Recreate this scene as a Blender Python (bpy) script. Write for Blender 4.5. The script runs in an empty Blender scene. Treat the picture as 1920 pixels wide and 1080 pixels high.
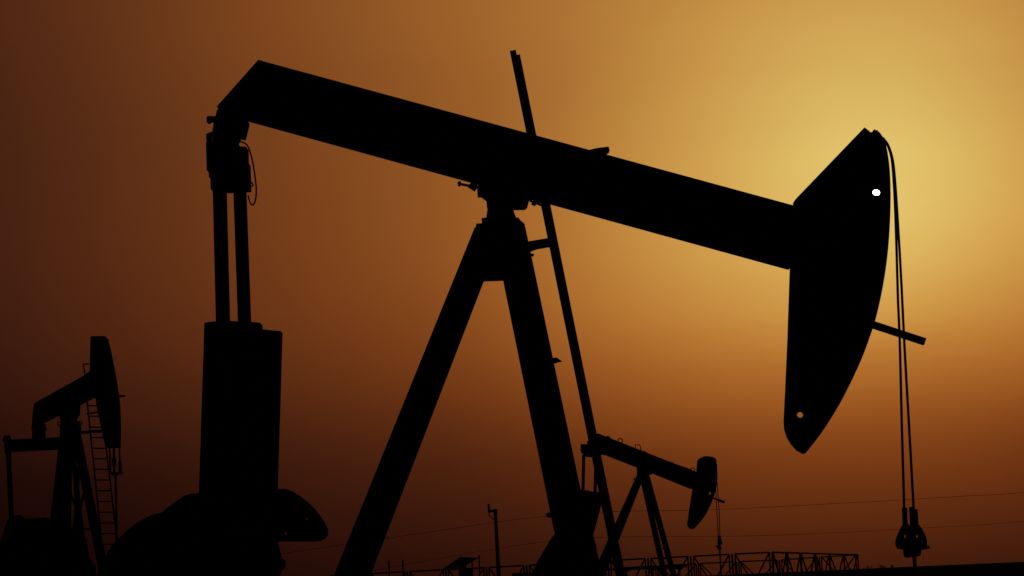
import bpy, bmesh, math, random
import numpy as np
from mathutils import Vector, Matrix
R_ = math.radians
random.seed(7)
scn = bpy.context.scene
col = scn.collection

# ------------------------------------------------------------------ camera
FPX = 4200.0                      # focal length in photo pixels (photo 1920 wide)
ROLL = R_(2.5)
PITCH = math.atan(553.5 / FPX)
CAM = Vector((0.0, 0.0, 1.6))
FW = Vector((0, math.cos(PITCH), math.sin(PITCH)))
R0 = Vector((1, 0, 0)); U0 = Vector((0, -math.sin(PITCH), math.cos(PITCH)))
RT = R0 * math.cos(ROLL) - U0 * math.sin(ROLL)
UP = U0 * math.cos(ROLL) + R0 * math.sin(ROLL)
cd = bpy.data.cameras.new('camera'); cam = bpy.data.objects.new('camera', cd); col.objects.link(cam)
cd.sensor_width = 36.0; cd.lens = FPX / 1920 * 36.0; cd.clip_start = 0.1; cd.clip_end = 20000
M3 = Matrix((RT, UP, -FW)).transposed()
cam.matrix_world = Matrix.Translation(CAM) @ M3.to_4x4()
scn.camera = cam

def ray(px, py):
    return FW + RT * ((px - 960) / FPX) + UP * ((540 - py) / FPX)
SUN = ray(1643, 361).normalized()

# ------------------------------------------------------------------ sky
GN = [(0, 0.77), (2, 0.71), (4, 0.645), (7, 0.47171), (11, 0.24828), (15, 0.15379), (19, 0.09101), (24, 0.04202), (30, 0.01662), (40, .008), (60, .004)]
EN = [(-1, 0.11164), (0, 0.14519), (1, 0.1888), (2, 0.24842), (3, 0.31894), (4.5, 0.51821), (6, 0.76098), (8, 1.0), (10, 1.15), (12, 1.32), (15, 1.88666), (20, 2.0)]
# dust colour (log r, g, b) against brightness: cubic in log brightness plus a term that grows with height
CC = ((-0.12503, 0.74288, -0.08604, -0.00385, -0.03011), (-0.455, 1.92908, 0.28669, 0.03458, 0.1902), (-1.80017, 3.06932, 0.92177, 0.10894, 0.45488))

def smooth_log(nodes, xs):
    x = np.array([n[0] for n in nodes], float); y = np.log(np.array([n[1:] for n in nodes]))
    n = len(x); h = np.diff(x); d = np.diff(y, axis=0) / h[:, None]
    m = np.zeros_like(y); m[0] = d[0] * 0; m[-1] = d[-1] * 0
    for i in range(1, n - 1):
        m[i] = (d[i - 1] * h[i] + d[i] * h[i - 1]) / (h[i] + h[i - 1])
    out = []
    for v in xs:
        v = min(max(v, x[0]), x[-1]); i = min(int(np.searchsorted(x, v, 'right')) - 1, n - 2)
        t = (v - x[i]) / h[i]
        out.append(np.exp((2*t**3-3*t**2+1)*y[i] + (t**3-2*t**2+t)*h[i]*m[i] + (3*t**2-2*t**3)*y[i+1] + (t**3-t**2)*h[i]*m[i+1]))
    return out

wld = bpy.data.worlds.new('World'); scn.world = wld; wld.use_nodes = True
nt = wld.node_tree; nt.nodes.clear(); N = nt.nodes; L = nt.links
def nd(t, **k):
    n = N.new(t)
    for a, b in k.items(): setattr(n, a, b)
    return n
def mth(op, a, b=None, c=None):
    n = nd('ShaderNodeMath', operation=op)
    for i, v in enumerate((a, b, c)):
        if v is None: continue
        if isinstance(v, (int, float)): n.inputs[i].default_value = v
        else: L.new(v, n.inputs[i])
    return n.outputs[0]
tc = nd('ShaderNodeTexCoord'); nrm = nd('ShaderNodeVectorMath', operation='NORMALIZE'); L.new(tc.outputs['Generated'], nrm.inputs[0])
dot = nd('ShaderNodeVectorMath', operation='DOT_PRODUCT'); L.new(nrm.outputs[0], dot.inputs[0]); dot.inputs[1].default_value = SUN
gam = mth('MULTIPLY', mth('ARCCOSINE', mth('MINIMUM', dot.outputs['Value'], 1.0)), 180 / math.pi)
sep = nd('ShaderNodeSeparateXYZ'); L.new(nrm.outputs[0], sep.inputs[0])
elv = mth('MULTIPLY', mth('ARCSINE', sep.outputs[2]), 180 / math.pi)
# faint drifting dust bands so that the air is not perfectly even
mp = nd('ShaderNodeMapping'); mp.inputs['Scale'].default_value = (3, 3, 22); L.new(nrm.outputs[0], mp.inputs[0])
ns = nd('ShaderNodeTexNoise'); ns.inputs['Scale'].default_value = 3.0; ns.inputs['Detail'].default_value = 3.0; L.new(mp.outputs[0], ns.inputs[0])
elv2 = mth('ADD', elv, mth('MULTIPLY', mth('SUBTRACT', ns.outputs[0], 0.5), 0.4))
# the dust glow is wider than it is high and centred a little under the sun
azm = mth('MULTIPLY', mth('ARCTAN2', sep.outputs[0], sep.outputs[1]), 180 / math.pi)
gx = mth('SUBTRACT', azm, 9.15); gy = mth('MULTIPLY', mth('SUBTRACT', elv, 7.0), 1.2)
glow = mth('SQRT', mth('ADD', mth('MULTIPLY', gx, gx), mth('MULTIPLY', gy, gy)))
def scalar_ramp(fac, lo, top, nodes, scale):
    rp = nd('ShaderNodeValToRGB'); cr = rp.color_ramp; cr.interpolation = 'LINEAR'; ps = [i / 31 for i in range(32)]
    vals = smooth_log(nodes, [lo + (top - lo) * p for p in ps])
    while len(cr.elements) < 32: cr.elements.new(0.5)
    for i, p in enumerate(ps): cr.elements[i].position = p
    for i, v in enumerate(vals): cr.elements[i].color = (v[0] * scale,) * 3 + (1,)
    L.new(mth('DIVIDE', mth('SUBTRACT', fac, lo), top - lo), rp.inputs[0]); return rp.outputs[0]
def colour_ramp(fac, t):
    rp = nd('ShaderNodeValToRGB'); cr = rp.color_ramp; cr.interpolation = 'LINEAR'; ps = [i / 31 for i in range(32)]
    while len(cr.elements) < 32: cr.elements.new(0.5)
    for i, p in enumerate(ps): cr.elements[i].position = p
    for i, p in enumerate(ps):
        x = p * p; xe = min(max(x, .012), .88); r = math.log(xe)
        c = [math.exp(k[0] + k[1] * r + k[2] * r * r + k[3] * r ** 3 + k[4] * t) * (x / .012 if x < .012 else 1) for k in CC]
        cr.elements[i].color = (*c, 1)
    L.new(fac, rp.inputs[0]); return rp.outputs[0]
lum = mth('MULTIPLY', mth('MULTIPLY', scalar_ramp(glow, 0, 45, GN, 1.0), scalar_ramp(elv2, -1, 20, EN, 0.25)), 4.0)
# tighter aureole round the sun itself
aur = mth('EXPONENT', mth('MULTIPLY', mth('MULTIPLY', gam, gam), -1 / 9.0))
fac = mth('SQRT', mth('MULTIPLY', lum, mth('ADD', mth('MULTIPLY', aur, 0.13), 1.0)))
mx = nd('ShaderNodeMix', data_type='RGBA', blend_type='MIX')
L.new(mth('MINIMUM', mth('MAXIMUM', mth('MULTIPLY', mth('SUBTRACT', elv, 2.0), 0.1), 0.0), 1.0), mx.inputs[0])
L.new(colour_ramp(fac, 0.0), mx.inputs[6]); L.new(colour_ramp(fac, 1.0), mx.inputs[7])
bg = nd('ShaderNodeBackground'); L.new(mx.outputs[2], bg.inputs[0]); bg.inputs[1].default_value = 1.0
# the sun's own disc (0.53 degrees wide), reddened by the dust
disc = mth('LESS_THAN', gam, 0.265)
bg2 = nd('ShaderNodeBackground'); bg2.inputs[0].default_value = (1.0, .90, .72, 1); L.new(mth('MULTIPLY', disc, 9.0), bg2.inputs[1])
ad = nd('ShaderNodeAddShader'); L.new(bg.outputs[0], ad.inputs[0]); L.new(bg2.outputs[0], ad.inputs[1])
# what is left of the clear evening sky behind the dust
sk = nd('ShaderNodeTexSky', sky_type='NISHITA'); sk.sun_disc = False
sk.sun_elevation = math.asin(SUN.z); sk.sun_rotation = math.atan2(SUN.x, SUN.y); sk.dust_density = 8
bg3 = nd('ShaderNodeBackground'); L.new(sk.outputs[0], bg3.inputs[0]); bg3.inputs[1].default_value = 0.00005
ad2 = nd('ShaderNodeAddShader'); L.new(ad.outputs[0], ad2.inputs[0]); L.new(bg3.outputs[0], ad2.inputs[1])
wo = nd('ShaderNodeOutputWorld'); L.new(ad2.outputs[0], wo.inputs[0])

sl = bpy.data.lights.new('sun', 'SUN'); sl.energy = 0.03; sl.angle = R_(0.53); sl.color = (1.0, .62, .28)
so = bpy.data.objects.new('sun', sl); col.objects.link(so)
so.rotation_euler = SUN.to_track_quat('Z', 'Y').to_euler(); so.location = (0, 0, 60)
vs = scn.view_settings; vs.view_transform = 'Standard'; vs.look = 'None'; vs.exposure = 0; vs.gamma = 1; vs.use_curve_mapping = False

# ------------------------------------------------------------------ materials
def mat(name, c1, c2, scale=6.0, rough=0.7, metal=0.0, bump=0.15, spec=0.0):
    m = bpy.data.materials.new(name); m.use_nodes = True; t = m.node_tree; b = t.nodes['Principled BSDF']
    tc = t.nodes.new('ShaderNodeTexCoord'); n = t.nodes.new('ShaderNodeTexNoise'); n.inputs['Scale'].default_value = scale; n.inputs['Detail'].default_value = 6
    t.links.new(tc.outputs['Object'], n.inputs[0])
    r = t.nodes.new('ShaderNodeValToRGB'); r.color_ramp.elements[0].position = .4; r.color_ramp.elements[1].position = .62
    r.color_ramp.elements[0].color = (*c1, 1); r.color_ramp.elements[1].color = (*c2, 1)
    t.links.new(n.outputs[0], r.inputs[0]); t.links.new(r.outputs[0], b.inputs['Base Color'])
    b.inputs['Roughness'].default_value = rough; b.inputs['Metallic'].default_value = metal
    b.inputs['Specular IOR Level'].default_value = spec
    bp = t.nodes.new('ShaderNodeBump'); bp.inputs['Strength'].default_value = bump; bp.inputs['Distance'].default_value = .01
    t.links.new(n.outputs[0], bp.inputs['Height']); t.links.new(bp.outputs[0], b.inputs['Normal'])
    return m
PAINT = mat('painted_steel', (.03, .032, .034), (.045, .045, .042), 3, .75)
STEEL = mat('dull_steel', (.035, .033, .03), (.055, .045, .038), 9, .7, .0)
RUST = mat('rusty_steel', (.035, .024, .018), (.06, .035, .022), 14, .85)
ROPE = mat('greased_wire_rope', (.02, .018, .016), (.04, .035, .03), 60, .7)
CONC = mat('concrete', (.18, .17, .16), (.26, .25, .23), 4, .9)
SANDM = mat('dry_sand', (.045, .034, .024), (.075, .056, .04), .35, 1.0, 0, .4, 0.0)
SCRUB = mat('dry_scrub', (.03, .035, .015), (.06, .06, .03), 8, .95, 0, .1, .1)
PANELM = mat('solar_glass', (.012, .014, .02), (.02, .022, .03), 20, .5)
INSUL = mat('brown_porcelain', (.05, .02, .012), (.07, .03, .02), 20, .5)

# ------------------------------------------------------------------ building helpers
def empty(name, loc, label, cat, group=None):
    o = bpy.data.objects.new(name, None); col.objects.link(o); o.location = loc; o.empty_display_size = .5
    o['label'] = label; o['category'] = cat
    if group: o['group'] = group
    bpy.context.view_layer.update()
    return o
def origin(o):
    p = Vector((0, 0, 0))
    while o is not None: p += Vector(o.location); o = o.parent
    return p
def link(bm, name, m, parent=None, bevel=0, smooth=False, at=None):
    """bm holds WORLD coordinates; the object's origin is put at its parent's (or at 'at')."""
    bmesh.ops.recalc_face_normals(bm, faces=bm.faces[:])
    base = origin(parent) if parent else Vector(at or (0, 0, 0))
    bmesh.ops.translate(bm, verts=bm.verts[:], vec=-base)
    me = bpy.data.meshes.new(name); bm.to_mesh(me); bm.free(); me.materials.append(m)
    if smooth:
        for p in me.polygons: p.use_smooth = True
    o = bpy.data.objects.new(name, me); col.objects.link(o)
    if parent: o.parent = parent
    else: o.location = base
    if bevel:
        b = o.modifiers.new('edge', 'BEVEL'); b.width = bevel; b.segments = 1; b.limit_method = 'ANGLE'
    return o
def tag(o, label=None, cat=None, group=None, kind=None):
    if label: o['label'] = label
    if cat: o['category'] = cat
    if group: o['group'] = group
    if kind: o['kind'] = kind
    return o
def hexa(bm, c):
    """c: 8 corners, 0-3 one end loop, 4-7 the other"""
    v = [bm.verts.new(p) for p in c]
    for f in ((0, 1, 2, 3), (7, 6, 5, 4), (0, 4, 5, 1), (1, 5, 6, 2), (2, 6, 7, 3), (3, 7, 4, 0)):
        bm.faces.new([v[i] for i in f])
def box(bm, p0, p1):
    (a, b, c), (d, e, f) = p0, p1
    hexa(bm, [(a, b, c), (d, b, c), (d, e, c), (a, e, c), (a, b, f), (d, b, f), (d, e, f), (a, e, f)])
def bar(bm, p0, p1, w, t, side=Vector((0, 1, 0)), w1=None, t1=None):
    """rectangular bar p0->p1, t thick along 'side', w across it"""
    p0 = Vector(p0); p1 = Vector(p1); d = (p1 - p0).normalized()
    s = (Vector(side) - d * d.dot(Vector(side))).normalized(); n = d.cross(s)
    w1 = w if w1 is None else w1; t1 = t if t1 is None else t1
    cs = []
    for p, ww, tt in ((p0, w, t), (p1, w1, t1)):
        for a, b in ((-1, -1), (1, -1), (1, 1), (-1, 1)): cs.append(p + n * (a * ww / 2) + s * (b * tt / 2))
    hexa(bm, cs)
def tube(bm, pts, r, seg=8, closed=False):
    pts = [Vector(p) for p in pts]; rings = []; n = len(pts)
    prev = None
    for i, p in enumerate(pts):
        if closed: d = (pts[(i + 1) % n] - pts[i - 1]).normalized()
        else: d = (pts[min(i + 1, n - 1)] - pts[max(i - 1, 0)]).normalized()
        a = prev if prev is not None else (Vector((0, 1, 0)) if abs(d.y) < .9 else Vector((1, 0, 0)))
        a = (a - d * d.dot(a)).normalized(); prev = a; b = d.cross(a)
        rr = r[i] if isinstance(r, (list, tuple)) else r
        rings.append([bm.verts.new(p + (a * math.cos(2 * math.pi * k / seg) + b * math.sin(2 * math.pi * k / seg)) * rr) for k in range(seg)])
    m = n if closed else n - 1
    for i in range(m):
        A, B = rings[i], rings[(i + 1) % n]
        for k in range(seg): bm.faces.new((A[k], A[(k + 1) % seg], B[(k + 1) % seg], B[k]))
    if not closed: bm.faces.new(rings[0][::-1]); bm.faces.new(rings[-1])
def smooth_path(pts, k=6):
    out = []; P = [pts[0]] + list(pts) + [pts[-1]]
    for i in range(1, len(P) - 2):
        a, b, c, d = [Vector(q) for q in P[i - 1:i + 3]]
        for j in range(k):
            t = j / k
            out.append(.5 * ((2 * b) + (c - a) * t + (2 * a - 5 * b + 4 * c - d) * t * t + (3 * b - a - 3 * c + d) * t ** 3))
    out.append(Vector(pts[-1])); return out

class Frame:
    """A machine's own axes: u along its beam, v across it, z up, standing on the ground at O."""
    def __init__(s, O, yaw):
        s.O = Vector((O[0], O[1], 0)); s.u = Vector((math.cos(yaw), math.sin(yaw), 0)); s.v = Vector((-math.sin(yaw), math.cos(yaw), 0))
    def w(s, u, v, z): return s.O + s.u * u + s.v * v + Vector((0, 0, z))
    def uz(s, px, py, v):
        r = ray(px, py); t = ((s.O - CAM).dot(s.v) + v) / r.dot(s.v); p = CAM + r * t
        return (p - s.O).dot(s.u), p.z
    def P(s, px, py, v=0.0): u, z = s.uz(px, py, v); return s.w(u, v, z)
    def Q(s, px, py, u):                      # point in the cross plane at u
        r = ray(px, py); t = ((s.O - CAM).dot(s.u) + u) / r.dot(s.u); return CAM + r * t
    def proj(s, u, v, z):
        d = s.w(u, v, z) - CAM; k = d.dot(FW)
        return 960 + FPX * d.dot(RT) / k, 540 - FPX * d.dot(UP) / k
    def sil(s, pts, v0, v1):
        """side outline whose slab v0..v1 fills the seen outline pts (each edge is set by whichever face of the slab shows outermost)"""
        n = len(pts); area = sum(pts[i][0] * pts[(i + 1) % n][1] - pts[(i + 1) % n][0] * pts[i][1] for i in range(n))
        sg = 1 if area > 0 else -1; lines = []
        for i in range(n):
            a, b = pts[i], pts[(i + 1) % n]; nx, ny = (b[1] - a[1]) * sg, -(b[0] - a[0]) * sg
            um, zm = s.uz((a[0] + b[0]) / 2, (a[1] + b[1]) / 2, (v0 + v1) / 2)
            q0 = s.proj(um, v0, zm); q1 = s.proj(um, v1, zm)
            v = v0 if (q0[0] - q1[0]) * nx + (q0[1] - q1[1]) * ny > 0 else v1
            lines.append((s.uz(*a, v), s.uz(*b, v)))
        out = []
        for i in range(n):
            (a, b), (c, d) = lines[i - 1], lines[i]
            avg = ((b[0] + c[0]) / 2, (b[1] + c[1]) / 2)
            r1 = (b[0] - a[0], b[1] - a[1]); r2 = (d[0] - c[0], d[1] - c[1]); den = r1[0] * r2[1] - r1[1] * r2[0]
            p = avg
            if abs(den) > 1e-3 * math.hypot(*r1) * math.hypot(*r2):
                t = ((c[0] - a[0]) * r2[1] - (c[1] - a[1]) * r2[0]) / den; q = (a[0] + r1[0] * t, a[1] + r1[1] * t)
                if math.hypot(q[0] - avg[0], q[1] - avg[1]) < 3.0 * abs(v1 - v0) + .02: p = q
            out.append(p)
        return out
    def slab(s, bm, poly, v0, v1):
        A = [bm.verts.new(s.w(u, v0, z)) for u, z in poly]; B = [bm.verts.new(s.w(u, v1, z)) for u, z in poly]
        n = len(poly); bm.faces.new(A); bm.faces.new(B[::-1])
        for i in range(n): bm.faces.new((A[i], B[i], B[(i + 1) % n], A[(i + 1) % n]))
    def slab_px(s, bm, pts, v0, v1): s.slab(bm, s.sil(pts, v0, v1), v0, v1)
    def rim(s, bm, poly, v0, v1, t):
        """flange plate t thick running round poly, inside it"""
        n = len(poly); area = sum(poly[i][0] * poly[(i + 1) % n][1] - poly[(i + 1) % n][0] * poly[i][1] for i in range(n)); sg = 1 if area > 0 else -1
        inn = []
        for i in range(n):
            a, b, c = Vector(poly[i - 1]), Vector(poly[i]), Vector(poly[(i + 1) % n])
            e1 = (b - a).normalized(); e2 = (c - b).normalized(); n1 = Vector((-e1.y, e1.x)) * sg; n2 = Vector((-e2.y, e2.x)) * sg
            m = (n1 + n2); m = m / max(m.length_squared, .25) * 2; inn.append(b + m * t)
        rows = []
        for P_, v in ((poly, v0), (poly, v1), (inn, v1), (inn, v0)): rows.append([bm.verts.new(s.w(p[0], v, p[1])) for p in P_])
        for k in range(4):
            A, B = rows[k], rows[(k + 1) % 4]
            for i in range(n): bm.faces.new((A[i], A[(i + 1) % n], B[(i + 1) % n], B[i]))
    def plate(s, bm, poly, holes, v0, v1):
        """plate with round holes (cu, cz, ru, rz)"""
        tmp = bmesh.new(); es = []
        def loop(pl):
            vs_ = [tmp.verts.new((p[0], 0, p[1])) for p in pl]
            for i in range(len(vs_)): es.append(tmp.edges.new((vs_[i], vs_[(i + 1) % len(vs_)])))
        loop(poly)
        for cu, cz, ru, rz in holes: loop([(cu + ru * math.cos(a * math.pi / 10), cz + rz * math.sin(a * math.pi / 10)) for a in range(20)])
        bmesh.ops.triangle_fill(tmp, use_beauty=True, use_dissolve=False, edges=es)
        tmp.verts.index_update()
        A = [bm.verts.new(s.w(x.co.x, v0, x.co.z)) for x in tmp.verts]; B = [bm.verts.new(s.w(x.co.x, v1, x.co.z)) for x in tmp.verts]
        for f in tmp.faces:
            ids = [x.index for x in f.verts]; bm.faces.new([A[i] for i in ids]); bm.faces.new([B[i] for i in ids[::-1]])
        for e in tmp.edges:
            if len(e.link_faces) == 1: i, j = e.verts[0].index, e.verts[1].index; bm.faces.new((A[i], A[j], B[j], B[i]))
        tmp.free()
    def disc(s, bm, cu, cz, r, v0, v1, seg=28):
        s.slab(bm, [(cu + r * math.cos(2 * math.pi * k / seg), cz + r * math.sin(2 * math.pi * k / seg)) for k in range(seg)], v0, v1)
    def box(s, bm, u0, u1, v0, v1, z0, z1): s.slab(bm, [(u0, z0), (u1, z0), (u1, z1), (u0, z1)], v0, v1)
NB = bmesh.new
def quad(l0, l1, r0, r1): return [l0, r0, r1, l1]

# ------------------------------------------------------------------ ground
bm = NB(); n = 70
xs = [-4500 + 9000 * i / n for i in range(n + 1)]
def grow(k): return [(-60 + 0.9 * i) if i < 0 else 0 for i in range(k)]
ys = [-120, -60, -30, 0, 15, 30, 50, 75, 100, 140, 200, 300, 450, 700, 1000, 1500, 2200, 3200, 4500, 6500]
xx = [-4500, -2500, -1400, -800, -450, -250, -150, -90, -60, -40, -20, 0, 20, 40, 60, 90, 150, 250, 450, 800, 1400, 2500, 4500]
g = [[bm.verts.new((x, y, 0.0 if y < 260 else random.uniform(-.25, .0))) for x in xx] for y in ys]
for j in range(len(ys) - 1):
    for i in range(len(xx) - 1): bm.faces.new((g[j][i], g[j][i + 1], g[j + 1][i + 1], g[j + 1][i]))
tag(link(bm, 'ground', SANDM), 'flat dry sandy ground running out to the horizon', kind='structure')

# ================================================================== main pump jack
F = Frame((ray(938, 372).x / ray(938, 372).y * 32.0, 32.0), 0.0)
J = empty('pump_jack', F.O, 'huge black pump jack filling the picture, sun shining through its down-tilted horse head', 'pump jack', 'pump jacks of the oil field')

# walking beam: I section = thin web with wide flanges and end plates
beam_px = [(484, 112), (1490, 385.5), (1484, 508), (470, 229.5), (400.5, 206)]
bp_ = F.sil(beam_px, -.2, .2)
bm = NB(); F.slab(bm, bp_, -.02, .02)
beam = link(bm, 'walking_beam', PAINT, J)
bm = NB(); F.rim(bm, bp_, -.2, .2, .045); link(bm, 'flange', PAINT, beam)
for k in (.12, .3, .47, .52, .57, .75, .92):
    a0 = Vector(bp_[0]).lerp(Vector(bp_[1]), k); a1 = Vector(bp_[3]).lerp(Vector(bp_[2]), k)
    for sgn in (-1, 1):
        bm = NB(); p0 = F.w(a0.x, sgn * .108, a0.y - .05); p1 = F.w(a1.x, sgn * .108, a1.y + .05)
        bar(bm, p0, p1, .02, .165, F.v); link(bm, 'stiffener', PAINT, beam)
# bracket wedge on the beam's top
bm = NB(); F.slab_px(bm, [(1096, 283), (1118, 277.5), (1141, 274.5), (1144.5, 285), (1134, 292), (1110, 296)], -.12, .12)
link(bm, 'stop_bracket', PAINT, beam)

# horse head
arc = [(1644, 245), (1652, 252), (1659, 262), (1661, 270), (1665, 290), (1668.5, 320), (1670, 360), (1669.5, 400), (1667.5, 440), (1664, 480), (1658.5, 520), (1651, 560), (1642, 598), (1631, 632), (1618.3, 666.5), (1604, 699), (1588, 732), (1567.8, 769), (1539.5, 813), (1508, 853)]
arc = arc[:3] + [(q.x, q.y) for q in smooth_path([(x, y, 0) for x, y in arc[3:]], 3)]
head_px = [(1487, 378), (1621, 238.5), (1633, 248)] + arc + [(1493, 845), (1483, 834), (1475, 821), (1470, 806), (1469, 790), (1471.5, 740), (1476, 640), (1480.5, 507), (1486.5, 386)]
hp = F.sil(head_px, -.17, .17)
def hole(px, py, rx, ry, v=0): u, z = F.uz(px, py, v); return (u, z, rx * 32 / FPX, ry * 32 / FPX)
bm = NB(); F.plate(bm, hp, [hole(1643, 361, 7.0, 5.8), hole(1500, 778, 5.8, 5.2)], -.012, .012)
head = link(bm, 'horse_head', PAINT, J)
bm = NB(); F.rim(bm, hp, -.17, .17, .04); link(bm, 'face_flange', PAINT, head)
for (a, b) in (((1487, 392), (1655, 440)), ((1482, 500), (1655, 520)), ((1478, 640), (1590, 700))):
    for sgn in (-1, 1):
        bm = NB(); bar(bm, F.P(*a, sgn * .09), F.P(*b, sgn * .09), .02, .14, F.v); link(bm, 'stiffener', PAINT, head)
bm = NB(); bar(bm, F.P(1628, 606, .0), F.P(1734, 641, .0), .1, .1, F.v); link(bm, 'cable_retainer', PAINT, head)
# clamp block on top of the arc where the wire line is anchored
bm = NB(); F.slab_px(bm, [(1634, 248.5), (1637, 243.5), (1645, 244), (1651, 250), (1659, 262), (1655, 270), (1640, 262)], -.13, .13); link(bm, 'line_anchor', STEEL, head)

# tail bearing block and equalizer
bm = NB(); F.slab_px(bm, [(407, 204), (471, 224), (461, 264), (452, 262), (448, 272), (401, 266), (397, 250), (400, 232)], -.2, .2); link(bm, 'tail_bearing', STEEL, J, .01)
bm = NB()
tube(bm, [F.P(388, 224, -.25), F.P(404, 224, -.25)], .05); tube(bm, [F.P(393, 218, -.25), F.P(393, 232, -.25)], .022)
link(bm, 'adjusting_bolt', STEEL, J)
bm = NB(); F.slab_px(bm, [(398, 250), (450, 262), (449, 300), (462, 300), (462, 345), (440, 357), (424, 353), (400, 345)], -.24, .24)
equ = link(bm, 'equalizer', PAINT, J, .008)
bm = NB(); F.slab_px(bm, [(386, 251), (398, 246), (399, 300), (399.5, 334), (392, 334)], -1.18, -1.1); F.slab_px(bm, [(399, 262), (429, 262), (429, 352), (401, 346)], -1.2, -.95); link(bm, 'end_bearing', STEEL, equ)
bm = NB(); F.slab_px(bm, [(425, 268), (449, 274), (460, 275), (466.5, 279), (467, 358), (439, 358), (425, 352)], .95, 1.2); link(bm, 'end_bearing', STEEL, equ)
ue, ze = F.uz(430, 315, 0)
bm = NB(); F.box(bm, ue - .2, ue + .2, -.96, .96, ze - .2, ze + .2); link(bm, 'cross_beam', PAINT, equ)
# grease hoses
bm = NB(); tube(bm, smooth_path([F.P(x, y, .3) for x, y in ((450, 266), (458, 268), (466, 277), (473, 300), (478, 330), (480.5, 355), (479, 375), (474, 384), (469, 380), (465, 366))]), .013, 6); link(bm, 'grease_hose', ROPE, J)
bm = NB(); tube(bm, smooth_path([F.P(x, y, .3) for x, y in ((466, 340), (472, 343), (474.5, 348), (470, 349), (464, 346))]), .012, 6); link(bm, 'grease_hose', ROPE, J)

# pitman arms
for v, (x0, y0), (x1, y1) in ((-1.1, (411.5, 335), (425.5, 900)), (1.1, (449, 335), (469, 900))):
    bm = NB(); tube(bm, [F.P(x0, y0, v), F.P(x1, y1, v)], .1, 16); p = link(bm, 'pitman_arm', PAINT, J, smooth=True)
    bm = NB(); bar(bm, F.P(x0 - .8, y0 - 25, v), F.P(x0 + .7, y0 + 22, v), .235, .2, F.v); link(bm, 'wrist_clevis', STEEL, p, .012)
# cranks (upright slabs) and their counterweights
def crank(px, v0, v1):
    poly = F.sil(px, v0, v1); bm = NB(); F.slab(bm, poly, v0 + .05, v1 - .05); c = link(bm, 'crank', PAINT, J, .01)
    bm = NB(); F.rim(bm, poly, v0, v1, .07); link(bm, 'counterweight_rail', PAINT, c)
    return c
ck = crank([(383, 605), (400, 602.3), (432, 601.5), (480, 604), (488, 605.5), (492.5, 610), (487, 1040), (369, 1060), (373, 920)], -1.5, -1.22)
cf = crank([(420, 612), (493, 617.5), (530, 621), (526, 760), (520.5, 930), (519, 1040), (430, 1040)], 1.22, 1.5)
ctr = F.uz(445, 985, -1.3)
bm = NB()
lobe = [(296, 968), (312, 954), (328, 941), (345, 930), (358, 925.5), (373, 924.3), (440, 918), (521, 916.3), (537, 916.6), (551, 922.5), (566, 932), (579, 942.5), (590, 953.5), (600, 966), (608, 978), (613, 987), (615.7, 995), (615, 1003), (610, 1010.5), (601, 1014.5), (590, 1015.5), (517, 1015.5), (400, 1040), (300, 1050), (280, 1000)]
lp = F.sil(lobe, -1.2, -1.0)
def hole2(px, py, r):
    u, z = F.uz(px, py, -1.1); return (u, z, r, r)
F.plate(bm, lp, [hole2(575.5, 973, .02), hole2(536, 1000, .023)], -1.2, -1.0); link(bm, 'counterweight', RUST, J)
# gear reducer, its pedestal, and shaft
gu = F.uz(455, 1000, 0)[0]
bm = NB(); F.slab(bm, [(gu - .62, 1.5), (gu + .42, 1.5), (gu + .5, 2.1), (gu + .36, 2.75), (gu - .5, 2.75)], -.5, .5); gb = link(bm, 'gear_reducer', STEEL, J, .03)
bm = NB(); tube(bm, [F.w(gu, -1.52, 2.35), F.w(gu, 1.52, 2.35)], .13, 16); link(bm, 'crankshaft', STEEL, gb, smooth=True)
bm = NB(); F.slab_px(bm, [(515, 1000), (518, 1016), (523.5, 1040), (526, 1052), (524.5, 1072), (524, 1110), (400, 1110), (400, 1000)], -.7, .7); F.box(bm, gu - .8, gu + .55, -.7, .7, .75, 1.5); link(bm, 'pedestal', PAINT, J)
bm = NB(); F.slab_px(bm, [(520, 1047), (530, 1047.5), (536, 1051), (535.5, 1062), (531, 1069), (522, 1072)], -.1, .1); link(bm, 'oil_cap', STEEL, gb)
# belt guard over two sheaves, and motor
bgp = F.sil([(302, 961), (316, 950), (330, 952), (430, 960), (430, 1150), (172, 1150), (178, 1088), (187, 1062), (195, 1044), (205, 1030), (216, 1016), (230, 1001.5), (247, 986.5), (266, 974), (285, 965.5)], -.95, -.6)
bm = NB(); F.slab(bm, bgp, -.95, -.6); link(bm, 'belt_guard', PAINT, J, .01)
mu = F.uz(240, 1080, 0)[0]
bm = NB(); tube(bm, [F.w(mu, -.55, 1.15), F.w(mu, .45, 1.15)], .3, 20); mo = link(bm, 'motor', STEEL, J, smooth=True)
bm = NB(); F.box(bm, mu - .35, mu + .35, -.5, .4, .5, .88); link(bm, 'motor_base', PAINT, mo)

# samson post: saddle bearing, gusset, four legs
bm = NB(); F.slab_px(bm, [(897, 335), (1008, 365), (1002, 374), (992, 378), (988.5, 390), (984.5, 394), (963, 394.5), (967.5, 408), (968, 425), (911, 425), (911, 411), (914, 392), (911.5, 388), (912, 378), (903.5, 371), (896, 370.5), (894, 364)], -.26, .26); sb = link(bm, 'saddle_bearing', STEEL, J, .008)
bm = NB(); F.slab_px(bm, [(903, 412), (912, 408), (969, 410.5), (975, 413), (978, 420), (903, 421)], -.3, .3); link(bm, 'cap_plate', STEEL, sb)
bm = NB()
tube(bm, [F.P(861, 344.5, -.1), F.P(896, 352, -.1)], .02); tube(bm, [F.P(860.5, 344, -.18), F.P(860.5, 344, -.02)], .025, 8); tube(bm, [F.P(862, 340, -.1), F.P(861, 349, -.1)], .022)
tube(bm, [F.P(881, 346, -.1), F.P(893, 354, -.1)], .055, 6)
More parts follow.
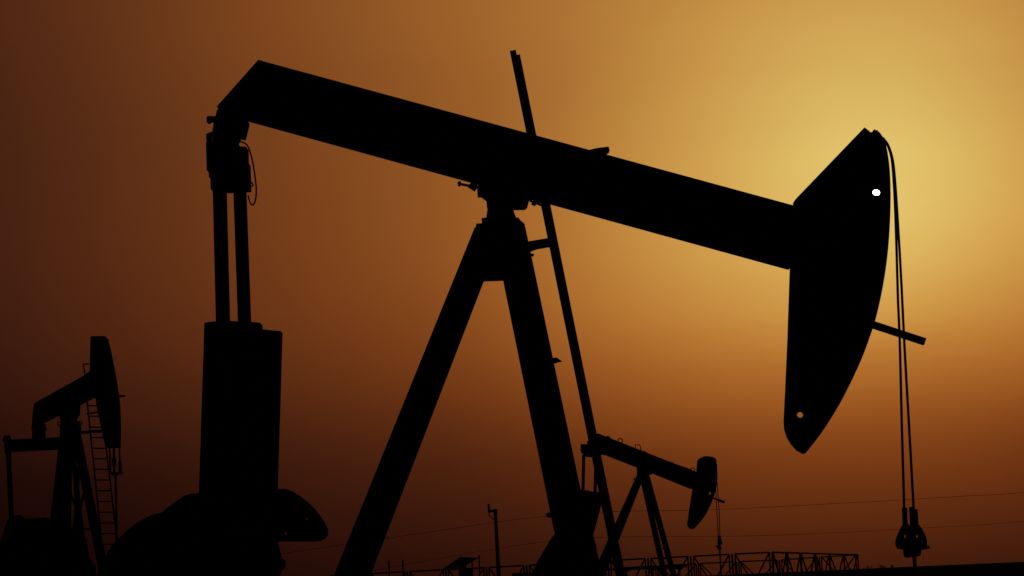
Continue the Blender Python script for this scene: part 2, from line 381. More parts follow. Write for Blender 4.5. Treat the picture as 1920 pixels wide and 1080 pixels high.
tube(bm, [F.P(897.5 + 4.5 * math.cos(a), 347.5 + 4.5 * math.sin(a), -.1) for a in np.linspace(0, 5.7, 9)], .013, 6)
link(bm, 'adjusting_bolt', STEEL, sb)
bm = NB()
tube(bm, [F.P(994, 377, -.1), F.P(1015, 385, -.1)], .016); tube(bm, [F.P(998, 379, -.1), F.P(1005, 383, -.1)], .042, 6)
tube(bm, [F.P(1000, 373, -.1), F.P(1013, 381, -.1)], .014)
link(bm, 'adjusting_bolt', STEEL, sb)
bm = NB(); F.slab_px(bm, [(893, 421), (893, 419), (903, 418.5), (905, 415.5), (975, 412), (986, 421.5), (985, 428), (1004, 520), (1004, 527), (949.5, 526.5), (907.5, 528), (852.5, 528)], -.3, .3); link(bm, 'gusset', PAINT, J)
def leg(v0, v1, top_l, top_r, bot_l, bot_r, extend, thick=.3):
    # outline of the leg as seen; corners unprojected at the leg's own depths and run on down to the skid
    bm = NB(); c = []
    tops = [F.P(*top_l, v0), F.P(*top_r, v0)]; bots = [F.P(*bot_l, v1), F.P(*bot_r, v1)]
    out = []
    for t, b in zip(tops, bots):
        d = b - t; k = (t.z - .42) / (t.z - b.z); out.append((t, t + d * k))
    h = F.v * (thick / 2)
    (tl, bl), (tr, br) = out
    hexa(bm, [tl - h, tr - h, tr + h, tl + h, bl - h, br - h, br + h, bl + h])
    o = link(bm, 'leg', PAINT, J, .006)
    bm = NB(); F.box(bm, (bl - F.O).dot(F.u) - .12, (br - F.O).dot(F.u) + .12, (bl - F.O).dot(F.v) - .28, (bl - F.O).dot(F.v) + .28, .39, .43); link(bm, 'foot_plate', STEEL, o)
leg(-.16, -.5, (890, 430), (938, 430), (627, 1080), (683, 1080), 1)
leg(.16, .5, (905, 424), (946, 424), (640, 1080), (693, 1080), 1)
leg(-.16, -.45, (930, 430), (985, 428), (1059, 1060), (1118, 1060), 1)
leg(.16, .45, (924, 430), (980, 430), (1052, 1060), (1116, 1060), 1)
# flared foot gusset
bm = NB(); F.slab_px(bm, [(1043, 997), (1033, 1010), (1021, 1030), (1008, 1052), (1000, 1068), (985, 1110), (1134, 1110), (1124, 1055), (1117, 1020), (1112, 1000)], -.1, .1); link(bm, 'foot_gusset', PAINT, J)
for a, b, v in (((1024, 965), (1042, 966), -.5), ((1028, 961), (1029, 969), -.5)):
    pass
bm = NB(); tube(bm, [F.P(1026, 965.5, -.5), F.P(1046, 967, -.5)], .035, 8); tube(bm, [F.P(1023.5, 965, -.5), F.P(1028, 965.3, -.5)], .02, 8); link(bm, 'step_bolt', STEEL, J)
bm = NB(); F.slab_px(bm, [(1034, 671), (1043, 670), (1048, 673), (1055, 678), (1044, 680.5), (1040, 682.5)], -.46, -.4); link(bm, 'step_bolt', STEEL, J)
bm = NB(); F.slab_px(bm, [(990, 452.5), (1035, 445), (1035, 463), (1006, 468), (996, 472), (985, 472), (985, 453.5)], .2, .62); tube(bm, [F.P(994, 478.5, .4), F.P(1001, 478, .4)], .025, 6); link(bm, 'ladder_bracket', PAINT, J)
# cross braces between the near and far legs
for x, y in ((760, 850), (812, 700)):
    bm = NB(); a = F.P(x, y, -.4); b = F.P(x, y, .4); tube(bm, [a, b], .05); link(bm, 'cross_brace', PAINT, J)
for x, y in ((1010, 700), (1040, 850)):
    bm = NB(); a = F.P(x, y, -.36); b = F.P(x, y, .36); tube(bm, [a, b], .05); link(bm, 'cross_brace', PAINT, J)

# ladder behind the beam
def lad(p0, p1, v):
    t = F.P(*p0, v); b = F.P(*p1, v); d = b - t; return t, t + d * ((t.z - .1) / (t.z - b.z))
n0, n1 = lad((961.5, 95), (1160.5, 1080), .62); f0, f1 = lad((969.5, 103.5), (1167, 1080), 1.07)
bm = NB(); bar(bm, n0, n1, .09, .05, F.v); ld = link(bm, 'ladder', PAINT, J)
bm = NB(); bar(bm, f0, f1, .09, .05, F.v); link(bm, 'rail', PAINT, ld)
for k in range(26):
    t = (k + 1) / 27.5
    bm = NB(); tube(bm, [n0.lerp(n1, t), f0.lerp(f1, t)], .014, 6); link(bm, 'rung', STEEL, ld)

# bridle: two wire lines, their sockets, carrier bar, polished rod
Lc = [(1655, 258), (1662, 268), (1669, 285), (1673.5, 310), (1677.5, 370), (1680.5, 450), (1682.5, 520), (1684, 570), (1687, 640), (1691, 800), (1695.5, 960)]
Rc = [(1656, 260), (1664, 270), (1671.5, 290), (1676, 315), (1680.5, 370), (1685.5, 450), (1689.5, 520), (1692, 570), (1696.5, 660), (1704.5, 800), (1713.5, 960)]
for pts, v in ((Lc, -.13), (Rc, .13)):
    bm = NB(); tube(bm, smooth_path([F.P(x, y, v) for x, y in pts], 5), .019, 8); link(bm, 'bridle_cable', ROPE, J, smooth=True)
hang = []
bm = NB(); tube(bm, [F.P(1696, 952, -.13), F.P(1697, 986, -.13)], .038, 10); link(bm, 'cable_socket', STEEL, J)
bm = NB(); tube(bm, [F.P(1714, 955, .13), F.P(1716, 990, .13)], .05, 10); tube(bm, [F.P(1708.5, 950.5, .13), F.P(1711, 990, .13)], .034, 10); link(bm, 'cable_socket', STEEL, J)
for px, v in (([(1697, 984), (1690, 997), (1684.5, 1010), (1683, 1019), (1685.5, 1027)], -.13), ([(1699, 984), (1704, 992), (1705.5, 1003), (1703, 1015)], -.13),
              ([(1716, 984), (1724, 992), (1730, 1003), (1734, 1015), (1733, 1026)], .13), ([(1713, 984), (1709.5, 995), (1709, 1008), (1712, 1016)], .13)):
    bm = NB(); tube(bm, smooth_path([F.P(x, y, v) for x, y in px], 4), .034, 8); link(bm, 'bail_link', STEEL, J)
for hx, v, pts in ((1697, -.13, [(1693, 984), (1700.5, 984), (1706, 995), (1707, 1014), (1685, 1016), (1686, 1006), (1690, 994)]), (1719.5, .13, [(1712, 984), (1719, 984), (1727, 997), (1733, 1014), (1710, 1016), (1708, 1000)])):
    poly = F.sil(pts, v - .015, v + .015); hu_, hz_ = F.uz(hx, 1005.5, v)
    bm = NB(); F.plate(bm, poly, [(hu_, hz_, .014, .024)], v - .015, v + .015); link(bm, 'bail_plate', STEEL, J)
bm = NB(); F.slab_px(bm, [(1693, 1009), (1706, 1008), (1726, 1009), (1731, 1020), (1728, 1032), (1726, 1042), (1715, 1044.5), (1697, 1046.5), (1694, 1042), (1692.5, 1030), (1686, 1026), (1686, 1014)], -.22, .22); cb = link(bm, 'carrier_bar', STEEL, J, .008)
bm = NB(); tube(bm, [F.P(1681.5, 1026, 0), F.P(1700, 1029, 0)], .022); link(bm, 'retaining_pin', STEEL, cb)
bm = NB(); tube(bm, [F.P(1716, 1031, 0), F.P(1743, 1025.5, 0)], .022); link(bm, 'retaining_pin', STEEL, cb)
pr = F.P(1714, 1040, 0); bot = Vector((pr.x + .0, pr.y, .9))
bm = NB(); tube(bm, [pr, bot], .027, 10); link(bm, 'polished_rod', STEEL, J, smooth=True)
# base skid
hu = F.uz(1160, 1080, 0)[0]
for v in (-.75, .75):
    bm = NB(); F.slab(bm, [(-6.2, .05), (hu + .3, .05), (hu + .3, .39), (-6.2, .39)], v - .12, v + .12); link(bm, 'skid_beam', PAINT, J)
for u in (-6.0, -4.4, -2.4, -.4, 1.3):
    bm = NB(); F.box(bm, u - .1, u + .1, -.62, .62, .07, .37); link(bm, 'skid_crossbeam', PAINT, J)
bm = NB(); F.box(bm, -5.0, -3.2, -.6, .6, .39, .76); link(bm, 'reducer_stand', PAINT, J)

# wellhead below the polished rod
W = empty('wellhead', (pr.x, pr.y, 0), 'steel wellhead on the ground under the big pump jack\'s hanging rod', 'wellhead')
bm = NB(); tube(bm, [(pr.x, pr.y, 0), (pr.x, pr.y, .45)], .16, 16); link(bm, 'casing', RUST, W, smooth=False)
bm = NB(); tube(bm, [(pr.x, pr.y, .45), (pr.x, pr.y, .53)], .26, 16); link(bm, 'flange', RUST, W)
bm = NB(); tube(bm, [(pr.x, pr.y, .53), (pr.x, pr.y, .92)], .09, 14); link(bm, 'stuffing_box', STEEL, W)
bm = NB(); tube(bm, [(pr.x - .55, pr.y, .68), (pr.x + .55, pr.y, .68)], .05, 10); link(bm, 'flow_tee', STEEL, W)

# ================================================================== mid pump jack (right of centre)
F2 = Frame((ray(1206, 880).x / ray(1206, 880).y * 115.0, 115.0), R_(-30))
J2 = empty('pump_jack', F2.O, 'small distant pump jack behind the pipe fence, horse head down, centre right', 'pump jack', 'pump jacks of the oil field')
def px_slab(fr, root, name, pts, v0, v1, m=PAINT, parent=None, bevel=0):
    bm = NB(); fr.slab_px(bm, pts, v0, v1); return link(bm, name, m, parent or root, bevel)
b2px = [(1118, 811), (1262, 868), (1288, 877), (1308, 886), (1299, 919), (1228, 890), (1194, 877), (1134, 853.5), (1106, 851), (1100, 829), (1107, 820)]
b2p = F2.sil(b2px, -.2, .2); bm = NB(); F2.slab(bm, b2p, -.2, .2); bm2 = link(bm, 'walking_beam', PAINT, J2)
for pts in ([(1136, 819), (1140, 815.5), (1145, 821), (1148, 824)], [(1254, 866), (1262, 866.5), (1268, 872)], [(1205, 843), (1213, 848), (1205, 848)]):
    px_slab(F2, J2, 'cap_strap', pts, -.12, .12, STEEL, bm2)
bm = NB(); tube(bm, [F2.P(1163 + 4.3 * math.cos(a), 826.5 + 4.3 * math.sin(a), 0) for a in np.linspace(0, 2 * math.pi, 12, endpoint=False)], .028, 6, True); link(bm, 'lifting_ring', STEEL, bm2)
bm = NB(); tube(bm, [F2.P(1299 + 4.2 * math.cos(a), 881 + 3.8 * math.sin(a), 0) for a in np.linspace(0, 2 * math.pi, 12, endpoint=False)], .028, 6, True); link(bm, 'lifting_ring', STEEL, bm2)
bm = NB(); tube(bm, [F2.P(x, y, 0) for x, y in ((1192, 840), (1190.5, 834), (1199.5, 834), (1202, 845))], .028, 6); link(bm, 'hand_rail', STEEL, bm2)
h2 = [(1307, 864), (1311, 859.5), (1320, 855.5), (1328, 855), (1338, 857), (1343, 861), (1345, 875), (1345.6, 897), (1343, 915), (1339, 930), (1333, 946), (1324, 964), (1314, 978), (1304, 989), (1298, 994), (1291, 990), (1288, 983), (1293, 950), (1298, 918), (1305, 890)]
hp2 = F2.sil(h2, -.17, .17); bm = NB()
hu2, hz2 = F2.uz(1331, 925, 0); F2.plate(bm, hp2, [(hu2, hz2, .06, .07)], -.02, .02); hd2 = link(bm, 'horse_head', PAINT, J2)
bm = NB(); F2.rim(bm, hp2, -.17, .17, .05); link(bm, 'face_flange', PAINT, hd2)
bm = NB(); bar(bm, F2.P(1334, 933, 0), F2.P(1348, 937.5, 0), .07, .1, F2.v); bar(bm, F2.P(1346, 937, 0), F2.P(1358, 942, 0), .13, .1, F2.v); link(bm, 'cable_retainer', PAINT, hd2)
px_slab(F2, J2, 'equalizer', [(1104, 832), (1093, 832.5), (1089, 836), (1088, 844), (1090, 850), (1096, 852), (1099, 857), (1104, 859.5), (1112, 857), (1116, 853)], -.5, .5, PAINT)
for x0, y0, x1, y1, v in ((1094.5, 852, 1092.3, 960, -.55), (1117.5, 852, 1115, 960, .55)):
    bm = NB(); tube(bm, [F2.P(x0, y0, v), F2.P(x1, y1, v)], .09, 10); link(bm, 'pitman_arm', PAINT, J2)
px_slab(F2, J2, 'crank', [(1060, 920), (1092, 917.5), (1111, 921.5), (1128, 923), (1128, 945), (1121, 972), (1112, 1004), (1060, 1004)], -.65, -.45, PAINT)
px_slab(F2, J2, 'crank', [(1064, 922), (1095, 921), (1112, 923), (1124, 930), (1118, 972), (1110, 1000), (1064, 1000)], .45, .65, PAINT)
px_slab(F2, J2, 'gear_reducer', [(1070, 1000), (1110, 1000), (1118, 1040), (1126, 1100), (1060, 1100)], -.4, .4, STEEL)
px_slab(F2, J2, 'saddle_bearing', [(1194, 873), (1227, 886), (1221, 890), (1213, 891), (1213, 906), (1194, 906), (1194, 890)], -.25, .25, STEEL)
def leg2(fr, root, a, b, v0, v1, w, thick, zf=.3):
    t = fr.P(*a, v0); q = fr.P(*b, v1); d = q - t; e = t + d * ((t.z - zf) / (t.z - q.z))
    bm = NB(); bar(bm, t, e, w, thick, fr.v); o = link(bm, 'leg', PAINT, root)
    return t, e
A0, A1 = leg2(F2, J2, (1204.5, 893), (1242, 1060), -.15, -.6, .24, .2)
B0, B1 = leg2(F2, J2, (1212, 890), (1262, 1075), .15, .6, .24, .2)
leg2(F2, J2, (1199, 895), (1131, 1048), -.15, -.5, .3, .2)
leg2(F2, J2, (1203, 892), (1140, 1050), .15, .5, .22, .2)
for t in (.42, .5, .58, .66, .74, .82): 
    bm = NB(); tube(bm, [A0.lerp(A1, t), B0.lerp(B1, t)], .025, 6); link(bm, 'cross_brace', PAINT, J2)
bm = NB(); tube(bm, [F2.P(1188, 898, -.3), F2.P(1196, 900, -.3)], .05, 6); link(bm, 'step_bolt', STEEL, J2)
for pts, v in (([(1344, 895), (1346, 925), (1348.5, 960), (1350, 1010)], .1), ([(1341.5, 905), (1343, 940), (1345, 975), (1347, 1010)], -.1)):
    bm = NB(); tube(bm, [F2.P(x, y, v) for x, y in pts], .024, 6); link(bm, 'bridle_cable', ROPE, J2)
for pts in ([(1346, 1004), (1351, 1004), (1353, 1012), (1354, 1019), (1350, 1024), (1346, 1022), (1345, 1015)], [(1340, 1024), (1347, 1022), (1352, 1023), (1353.5, 1029), (1350, 1034), (1346, 1031), (1344.5, 1026.5)]):
    px_slab(F2, J2, 'carrier_bar', pts, -.12, .12, STEEL)
p = F2.P(1349.5, 1030, 0); bm = NB(); tube(bm, [p, Vector((p.x, p.y, .0))], .04, 8); link(bm, 'polished_rod', STEEL, J2)
for v in (-.6, .6):
    bm = NB(); F2.box(bm, -4.6, 2.6, v - .12, v + .12, 0, .3); link(bm, 'skid_beam', PAINT, J2)

# ================================================================== left pump jack (seen nearly end on)
F3 = Frame((ray(131, 775).x / ray(131, 775).y * 66.0, 66.0), R_(-72))
J3 = empty('pump_jack', F3.O, 'distant pump jack seen nearly end on, horse head raised beside a rung ladder', 'pump jack', 'pump jacks of the oil field')
px_slab(F3, J3, 'walking_beam', [(64, 756), (157, 704), (180, 696), (182, 744), (149, 761), (112, 779), (81, 795), (79, 806), (59, 806), (61, 776)], -.18, .18)
h3 = [(169.5, 632), (184, 630.5), (197, 630), (203, 636), (208, 656), (214.5, 688), (219, 712), (223.5, 740), (226, 765), (227, 800), (226.5, 840), (198, 840.5), (193, 818), (187, 790), (182, 768), (179, 748), (168, 706), (168.5, 670)]
hp3 = [F3.uz(x, y, .17) for x, y in h3[2:11]] + [F3.uz(x, y, -.17) for x, y in h3[11:] + h3[:1]]; bm = NB(); u3, z3 = F3.uz(189, 639.5, 0)
F3.plate(bm, hp3, [(u3, z3, .24, .045)], -.02, .02); hd3 = link(bm, 'horse_head', PAINT, J3)
bm = NB()
# flange round the head, left open beside the eye near its top
F3.rim(bm, hp3, -.17, .17, .03); link(bm, 'face_flange', PAINT, hd3)
bm = NB(); bar(bm, F3.P(222, 743, 0), F3.P(233, 742.3, 0), .05, .05, F3.v); link(bm, 'cable_retainer', PAINT, hd3)
bm = NB(); tube(bm, [F3.P(x, y, -.1) for x, y in ((170, 682.5), (156.5, 682.5), (159.5, 704))], .02, 6); tube(bm, [F3.P(159, 703, -.1), F3.P(170, 701, -.1)], .03, 6); link(bm, 'hand_rail', STEEL, hd3)
ut = F3.uz(72, 800, 0)[0]
def qbar(name, a, b, ua, ub, w, t, m=PAINT, side=None, w1=None):
    bm = NB(); bar(bm, F3.Q(*a, ua), F3.Q(*b, ub), w, t, side or F3.u, w1); return link(bm, name, m, J3)
qbar('tail_bearing', (73, 796), (73, 824), ut, ut, .4, .4, STEEL)
eq = qbar('equalizer', (18, 836), (122, 831), ut, ut, .39, .4)
bm = NB(); bar(bm, F3.Q(5, 825, ut), F3.Q(21, 823, ut), .12, .12, F3.u); tube(bm, [F3.Q(12.5, 817, ut), F3.Q(15, 850, ut)], .11, 10); link(bm, 'wrist_clevis', STEEL, eq)
qbar('pitman_arm', (15.5, 846), (23, 1000), ut, ut - .3, .155, .155)
qbar('pitman_arm', (131, 830), (129, 1000), ut, ut - .3, .14, .15)
# gear reducer housing, cranks and motor cover behind
def qslab(name, pts, u0, u1, m=STEEL, parent=None):
    bm = NB(); A = [bm.verts.new(F3.Q(x, y, u0)) for x, y in pts]; B = [bm.verts.new(v_.co + F3.u * (u1 - u0)) for v_ in A]
    bm.faces.new(A); bm.faces.new(B[::-1]); n_ = len(A)
    for i in range(n_): bm.faces.new((A[i], B[i], B[(i + 1) % n_], A[(i + 1) % n_]))
    return link(bm, name, m, parent or J3)
qslab('belt_guard', [(-4, 1040), (2, 1018), (10, 994), (17, 973), (24, 968), (34, 965), (43, 968), (46, 972), (60, 972), (84, 970), (95, 971), (110, 976), (125, 985), (135, 990), (137, 1130), (-14, 1130)], ut + .4, ut - .2)
qslab('gear_reducer', [(40, 985), (110, 985), (135, 992), (150, 1003), (158, 1012), (160, 1040), (163, 1150), (20, 1150)], ut + .9, ut + 1.6, PAINT)
qslab('motor_cover', [(130, 1015), (160, 1022), (162, 1044), (175, 1062), (178, 1150), (100, 1150)], ut + 2.0, ut + 2.6, PAINT)
px3 = [(113, 762), (148, 760), (147.5, 770), (147, 780), (142, 787), (141, 798), (115, 798), (113, 786), (109, 778)]
qslab('saddle_bearing', px3, -.2, .2)
for cx, cy, rr in ((112.5, 794.5, 4.2), (150, 793, 3.4)):
    bm = NB(); tube(bm, [F3.Q(cx + rr * math.cos(a), cy + rr * math.sin(a), -.1) for a in np.linspace(0, 2 * math.pi, 12, endpoint=False)], .018, 6, True); link(bm, 'grease_line', STEEL, J3)
def leg3(a, b, ua, ub, w, w1, t=.28):
    t0 = F3.Q(*a, ua); q = F3.Q(*b, ub); k = (t0.z - .25) / (t0.z - q.z); e = t0 + (q - t0) * k
    bm = NB(); bar(bm, t0, e, w, t, F3.u, w + (w1 - w) * k, t); return link(bm, 'leg', PAINT, J3)
leg3((123.5, 792), (110, 985), -.2, -.95, .25, .5)
leg3((139.5, 800), (181, 1005), .25, 1.15, .25, .24)
leg3((134, 820), (150, 985), -.1, -.9, .1, .19, .12)
leg3((149, 860), (141, 985), .2, .95, .06, .12, .08)
qslab('gusset', [(113, 790), (148, 790), (151, 806), (143, 838), (139, 834), (131, 848), (110, 848)], -.12, .12, PAINT)
for a, b in (((126, 876), (152, 878)), ((129, 918), (143, 952)), ((157, 925), (150, 955)), ((128, 990), (180, 993))):
    bm = NB(); tube(bm, [F3.Q(*a, .3), F3.Q(*b, .3)], .04, 6); link(bm, 'cross_brace', PAINT, J3)
# ladder standing on the head side
ul = 1.6
def lp3(x, y, u): return F3.Q(x, y, u)
l0 = lp3(163, 748, 1.0); l1 = lp3(191.5, 1028, 1.9); r0 = lp3(188.5, 748, 1.0); r1 = lp3(221, 1028, 1.9)
bm = NB(); bar(bm, l0, l1, .04, .06, F3.u); ld3 = link(bm, 'ladder', PAINT, J3)
ladb = (l1 - l0) * ((l1.z - .05) / (l0.z - l1.z)); radb = (r1 - r0) * ((r1.z - .05) / (r0.z - r1.z))
bm = NB(); bar(bm, l1, l1 + ladb, .04, .06, F3.u); link(bm, 'rail', PAINT, ld3)
bm = NB(); bar(bm, r0, r1 + radb, .04, .06, F3.u); link(bm, 'rail', PAINT, ld3)
for y in (761, 781, 802, 821.5, 842, 861.5, 881.5, 901.5, 921.5, 941.5, 961.5, 981.5, 1001, 1021, 1041, 1062, 1083):
    t = (y - 748) / 280; bm = NB(); tube(bm, [l0 + (l1 - l0) * t, r0 + (r1 - r0) * t], .023, 6); link(bm, 'rung', PAINT, ld3)
bm = NB(); bar(bm, F3.Q(150, 811, .9), F3.Q(194, 808, .9), .09, .06, F3.u); link(bm, 'ladder_bracket', PAINT, J3)
bm = NB(); bar(bm, F3.Q(163, 776, 1.1), F3.Q(186, 772, 1.1), .055, .05, F3.u); link(bm, 'ladder_bracket', PAINT, J3)
# bridle and rod, hanging in front of the head
uh = F3.uz(226, 800, 0)[0]
for a, b in (((205.5, 838), (207, 884)), ((213.5, 838), (214, 886)), ((224, 838), (225, 884))):
    bm = NB(); tube(bm, [F3.Q(*a, uh), F3.Q(*b, uh)], .022 if a[0] != 213.5 else .03, 6); link(bm, 'bridle_cable', ROPE, J3)
bm = NB(); tube(bm, [F3.Q(213.5, 858, uh), F3.Q(214, 874, uh)], .055, 8); tube(bm, [F3.Q(225, 864, uh), F3.Q(225.5, 886, uh)], .045, 8); link(bm, 'cable_socket', STEEL, J3)
qslab('carrier_bar', [(203, 888), (206, 882), (209, 886), (221, 886), (225, 881), (230, 888), (222, 890.5), (216, 895), (210, 891)], uh - .08, uh + .08)
p = F3.Q(216.5, 890, uh); bm = NB(); tube(bm, [p, Vector((p.x, p.y, 0))], .03, 8); link(bm, 'polished_rod', STEEL, J3)
for v in (-.7, .7):
    bm = NB(); F3.box(bm, -4.5, 2.4, v - .12, v + .12, 0, .28); link(bm, 'skid_beam', PAINT, J3)

# ================================================================== fences
def at(px, py, Y):
    r = ray(px, py); return CAM + r * (Y / r.y)
def fence(name, pts, label, gap, r=.036, lean=1):
    """pts: photo position of every post top with its distance; panels hang between the posts"""
    tops = [at(*p) for p in pts]
    root = empty(name, (tops[0].x, tops[0].y, 0), label, 'fence', 'pipe fences round the well site')
    for k in range(len(tops)):
        t = tops[k]; bm = NB(); tube(bm, [Vector((t.x, t.y, 0)), t + Vector((0, 0, .02))], r * 1.15, 8); link(bm, 'post', STEEL, root)
    for k in range(len(tops) - 1):
        a, b = tops[k], tops[k + 1]; d = b - a; d = d.normalized() * gap
        a2 = a + d; b2 = b - d; bm = NB(); zl = .15
        a3 = Vector((a2.x, a2.y, zl)); b3 = Vector((b2.x, b2.y, zl))
        tube(bm, [a2, b2], r, 8); tube(bm, [a3, b3], r, 8); tube(bm, [a2, a3], r, 8); tube(bm, [b2, b3], r, 8)
        am = a2.lerp(a3, .02); bmm = b2.lerp(b3, .02); h = (a2.z - zl)
        w = (b2 - a2).length
        mid_t = a2.lerp(b2, .5); z0 = Vector((0, 0, -h * .56))
        tube(bm, [a2, mid_t + z0, a3], r, 8); tube(bm, [b2, mid_t + z0 - Vector((0, 0, .001)), b3], r, 8)
        # hinges to the post
        for zz in (.25, .85):
            tube(bm, [a.lerp(Vector((a.x, a.y, 0)), zz), a2.lerp(a3, zz)], .014, 6); tube(bm, [b.lerp(Vector((b.x, b.y, 0)), zz), b2.lerp(b3, zz)], .014, 6)
        link(bm, 'panel', STEEL, root)
    return root
fx = [(1448, 97), (1372.5, 97.6), (1295, 98.2), (1215, 98.9), (1140, 99.6), (1063, 100.3), (987.5, 101), (912, 101.8), (836, 102.6), (763.5, 103.4), (692, 104.3), (622, 105.2)]
def ftop(x): return float(np.interp(x, [620, 693, 828, 937, 1007, 1142, 1215, 1293, 1370, 1447], [1079, 1075.5, 1068.5, 1063, 1059, 1051, 1047.3, 1043.3, 1039.3, 1035.5]))
fence('pipe_fence', [(x, ftop(x), d) for x, d in fx], 'front run of pipe fence, tall cross braced panels before the small pump jack', .13)
sx = [(1448, 1035.5, 97), (1475, 1036.4, 102.5), (1501, 1037.2, 108.5), (1528, 1038, 115), (1555, 1038.7, 122.5), (1582, 1039.4, 131), (1608, 1040, 140)]
fence('pipe_fence', sx, 'side run of pipe fence, panels bunching up as it recedes to the far corner', .13, .042)
bx = [(1608, 1040.5, 140), (1536, 1044.5, 140.5), (1461, 1050, 141), (1385, 1053, 141.5), (1309, 1056.8, 142), (1233, 1061, 142.5), (1157, 1065, 143)]
fence('pipe_fence', bx, 'back run of the pipe fence, lower looking, seen through the front panels', .13, .042)
# pipeline raised on supports
root = empty('raised_pipeline', (at(1140, 1066, 125).x, 125, 0), 'thick horizontal pipeline on low supports behind the front run of pipe fence', 'pipeline')
pl = [at(960, 1077.5, 125), at(1060, 1072.5, 125), at(1140, 1068, 125), at(1240, 1063.5, 125), at(1288, 1061, 125)]
bm = NB(); tube(bm, pl, .085, 12); link(bm, 'pipe', RUST, root)
for k in range(7):
    q = pl[0].lerp(pl[-1], (k + .3) / 6.6); bm = NB(); bar(bm, Vector((q.x, q.y, 0)), q - Vector((0, 0, .1)), .12, .12); bar(bm, q - Vector((.2, 0, .12)), q + Vector((.2, 0, -.12)), .08, .14); link(bm, 'support', STEEL, root)

# thin bare posts
for x, y0, d, lb in ((692, 1055, 92, 'thin bare post half hidden beside the big pump jack\'s left leg'),
                     (729, 1051.5, 92, 'thin bare post, second from the left, standing alone before the fence'),
                     (755, 1049.5, 92, 'thin bare post, third from the left, paired with the one beside it'),
                     (898, 1040.5, 92, 'thin bare post touching the right edge of the solar panel')):
    t = at(x, y0, d); bm = NB(); tube(bm, [Vector((t.x, t.y, 0)), t], .03, 8)
    tube(bm, [Vector((t.x, t.y, 0)), Vector((t.x, t.y, .06))], .09, 10)
    tag(link(bm, 'marker_post', STEEL, None, at=(t.x, t.y, 0)), lb, 'post', 'bare posts by the fence')

# solar panel on its stand
q = at(865, 1066, 90)
S = empty('solar_panel', (q.x, 90, 0), 'tilted solar panel on a stand above a box, left of the lamp pole', 'solar panel')
a, b, c, d = at(826, 1069.5, 89.2), at(862, 1045, 90.3), at(896.5, 1046.3, 90.8), at(870, 1062, 89.6)
nrm_ = (b - a).cross(c - a).normalized() * .025
bm = NB(); hexa(bm, [a - nrm_, b - nrm_, c - nrm_, d - nrm_, a + nrm_, b + nrm_, c + nrm_, d + nrm_]); link(bm, 'panel', PANELM, S)
bm = NB(); t = at(872, 1058, 90.2); bar(bm, Vector((t.x, t.y, 0)), t, .1, .1); link(bm, 'post', STEEL, S)
bm = NB(); t = at(885, 1050.5, 90.5); tube(bm, [Vector((t.x, t.y, 0)), t], .028, 8); link(bm, 'strut', STEEL, S)
bm = NB(); t0 = at(860, 1067, 90.2); t1 = at(886, 1067, 90.2); box(bm, (t0.x, 90.05, .75), (t1.x, 90.4, t0.z)); bb = link(bm, 'control_box', STEEL, S, .01)
bm = NB(); g0 = at(862, 1060, 90.1); g1 = at(873, 1060, 90.1); box(bm, (g0.x, 89.9, t0.z), (g1.x, 90.3, g0.z + .15)); link(bm, 'battery_cover', STEEL, S)
for xx_ in (t0.x + .04, t1.x - .04):
    bm = NB(); bar(bm, Vector((xx_, 90.2, 0)), Vector((xx_, 90.2, .76)), .05, .05); link(bm, 'leg', STEEL, S)

# lamp pole
tp = at(928.5, 957, 88); bs = at(935.5, 1085, 88)
LP = empty('lamp_pole', (bs.x, 88, 0), 'slim lamp pole with short arm and upright lamp on top', 'lamp pole')
e = tp + (bs - tp) * (tp.z / (tp.z - bs.z))
bm = NB(); tube(bm, [e, tp], [.095, .062], 12); link(bm, 'pole', STEEL, LP, smooth=True)
bm = NB(); tube(bm, [at(928.8, 954.5, 88), at(929, 963, 88)], .082, 10); link(bm, 'cap', STEEL, LP)
bm = NB(); tube(bm, [at(917, 958.5, 88), at(929, 958.2, 88)], .048, 8); link(bm, 'arm', STEEL, LP)
bm = NB(); tube(bm, [at(915.8, 945, 88), at(917, 954, 88), at(918, 961.5, 88)], [.045, .05, .085], 10); link(bm, 'lamp', STEEL, LP)
bm = NB(); tube(bm, smooth_path([at(916.5, 960, 88), at(918, 966, 88), at(922, 971, 88), at(928, 975, 88)], 4), .022, 6); link(bm, 'brace', STEEL, LP)

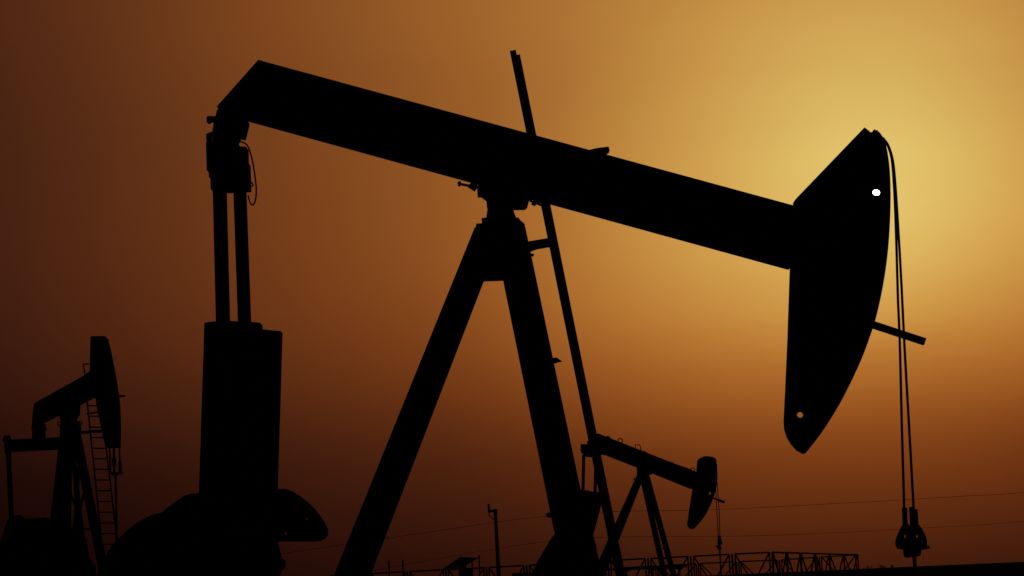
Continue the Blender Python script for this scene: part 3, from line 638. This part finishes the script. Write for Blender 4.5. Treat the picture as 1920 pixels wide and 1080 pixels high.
# power lines far behind
def line(pts, Y, r, label):
    P_ = [at(x, y, Y) for x, y in pts]; d0 = (P_[0] - P_[1]).normalized(); d1 = (P_[-1] - P_[-2]).normalized()
    P_ = smooth_path([P_[0] + d0 * 12] + P_ + [P_[-1] + d1 * 20 + Vector((0, 0, .8))], 6)
    bm = NB(); tube(bm, P_, r, 5); tag(link(bm, 'power_line', ROPE, None, at=P_[0]), label, 'power line', 'sagging power lines')
line([(700, 1013), (830, 994), (960, 975), (1060, 965.5), (1154, 959), (1280, 957), (1400, 953), (1560, 944.5), (1700, 937), (1810, 930), (1925, 922.5)], 210, .019, 'upper of two faint sagging power lines crossing the low sky')
line([(700, 1070), (800, 1051), (900, 1034), (1010, 1017), (1110, 1008), (1250, 1006), (1400, 1005), (1560, 999), (1740, 989.5), (1925, 977)], 210, .016, 'lower of two faint sagging power lines, just above the fence')

# low desert scrub on the horizon at right
for k, (x, hgt, wd, lb) in enumerate(((1592, 1.78, .6, 'tiny dark scrub tuft just right of the pipe fence corner'), (1627, 1.93, .9, 'widest low scrub clump, between the fence corner and the hanging cables'),
                       (1653, 1.92, .8, 'low dark scrub clump, second from the hanging cables'), (1673, 1.85, .6, 'small dark scrub tuft on the horizon, nearest the hanging cables'))):
    c = at(x, 1066, 150); bm = NB()
    for i in range(1100):
        a = random.uniform(0, 6.28); rr = random.random() ** .5 * wd * .6; z = random.random() * hgt * (1 - (rr / (.66 * wd)) ** 2 * .5) * .96
        o = Vector((rr * math.cos(a), rr * math.sin(a), z)); dd = Vector((random.uniform(-1, 1), random.uniform(-1, 1), random.uniform(-.2, .6))).normalized() * .1
        sd = dd.cross(Vector((random.random(), random.random(), random.random()))).normalized() * .03
        v_ = [bm.verts.new(o - sd), bm.verts.new(o + sd), bm.verts.new(o + dd)]; bm.faces.new(v_)
    for v_ in bm.verts: v_.co.z = max(v_.co.z, 0)
    me = bpy.data.meshes.new('desert_shrub'); bm.to_mesh(me); bm.free(); me.materials.append(SCRUB)
    o = bpy.data.objects.new('desert_shrub', me); col.objects.link(o); o.location = (c.x, 150, 0)
    tag(o, lb, 'shrub', 'desert scrub on the horizon')
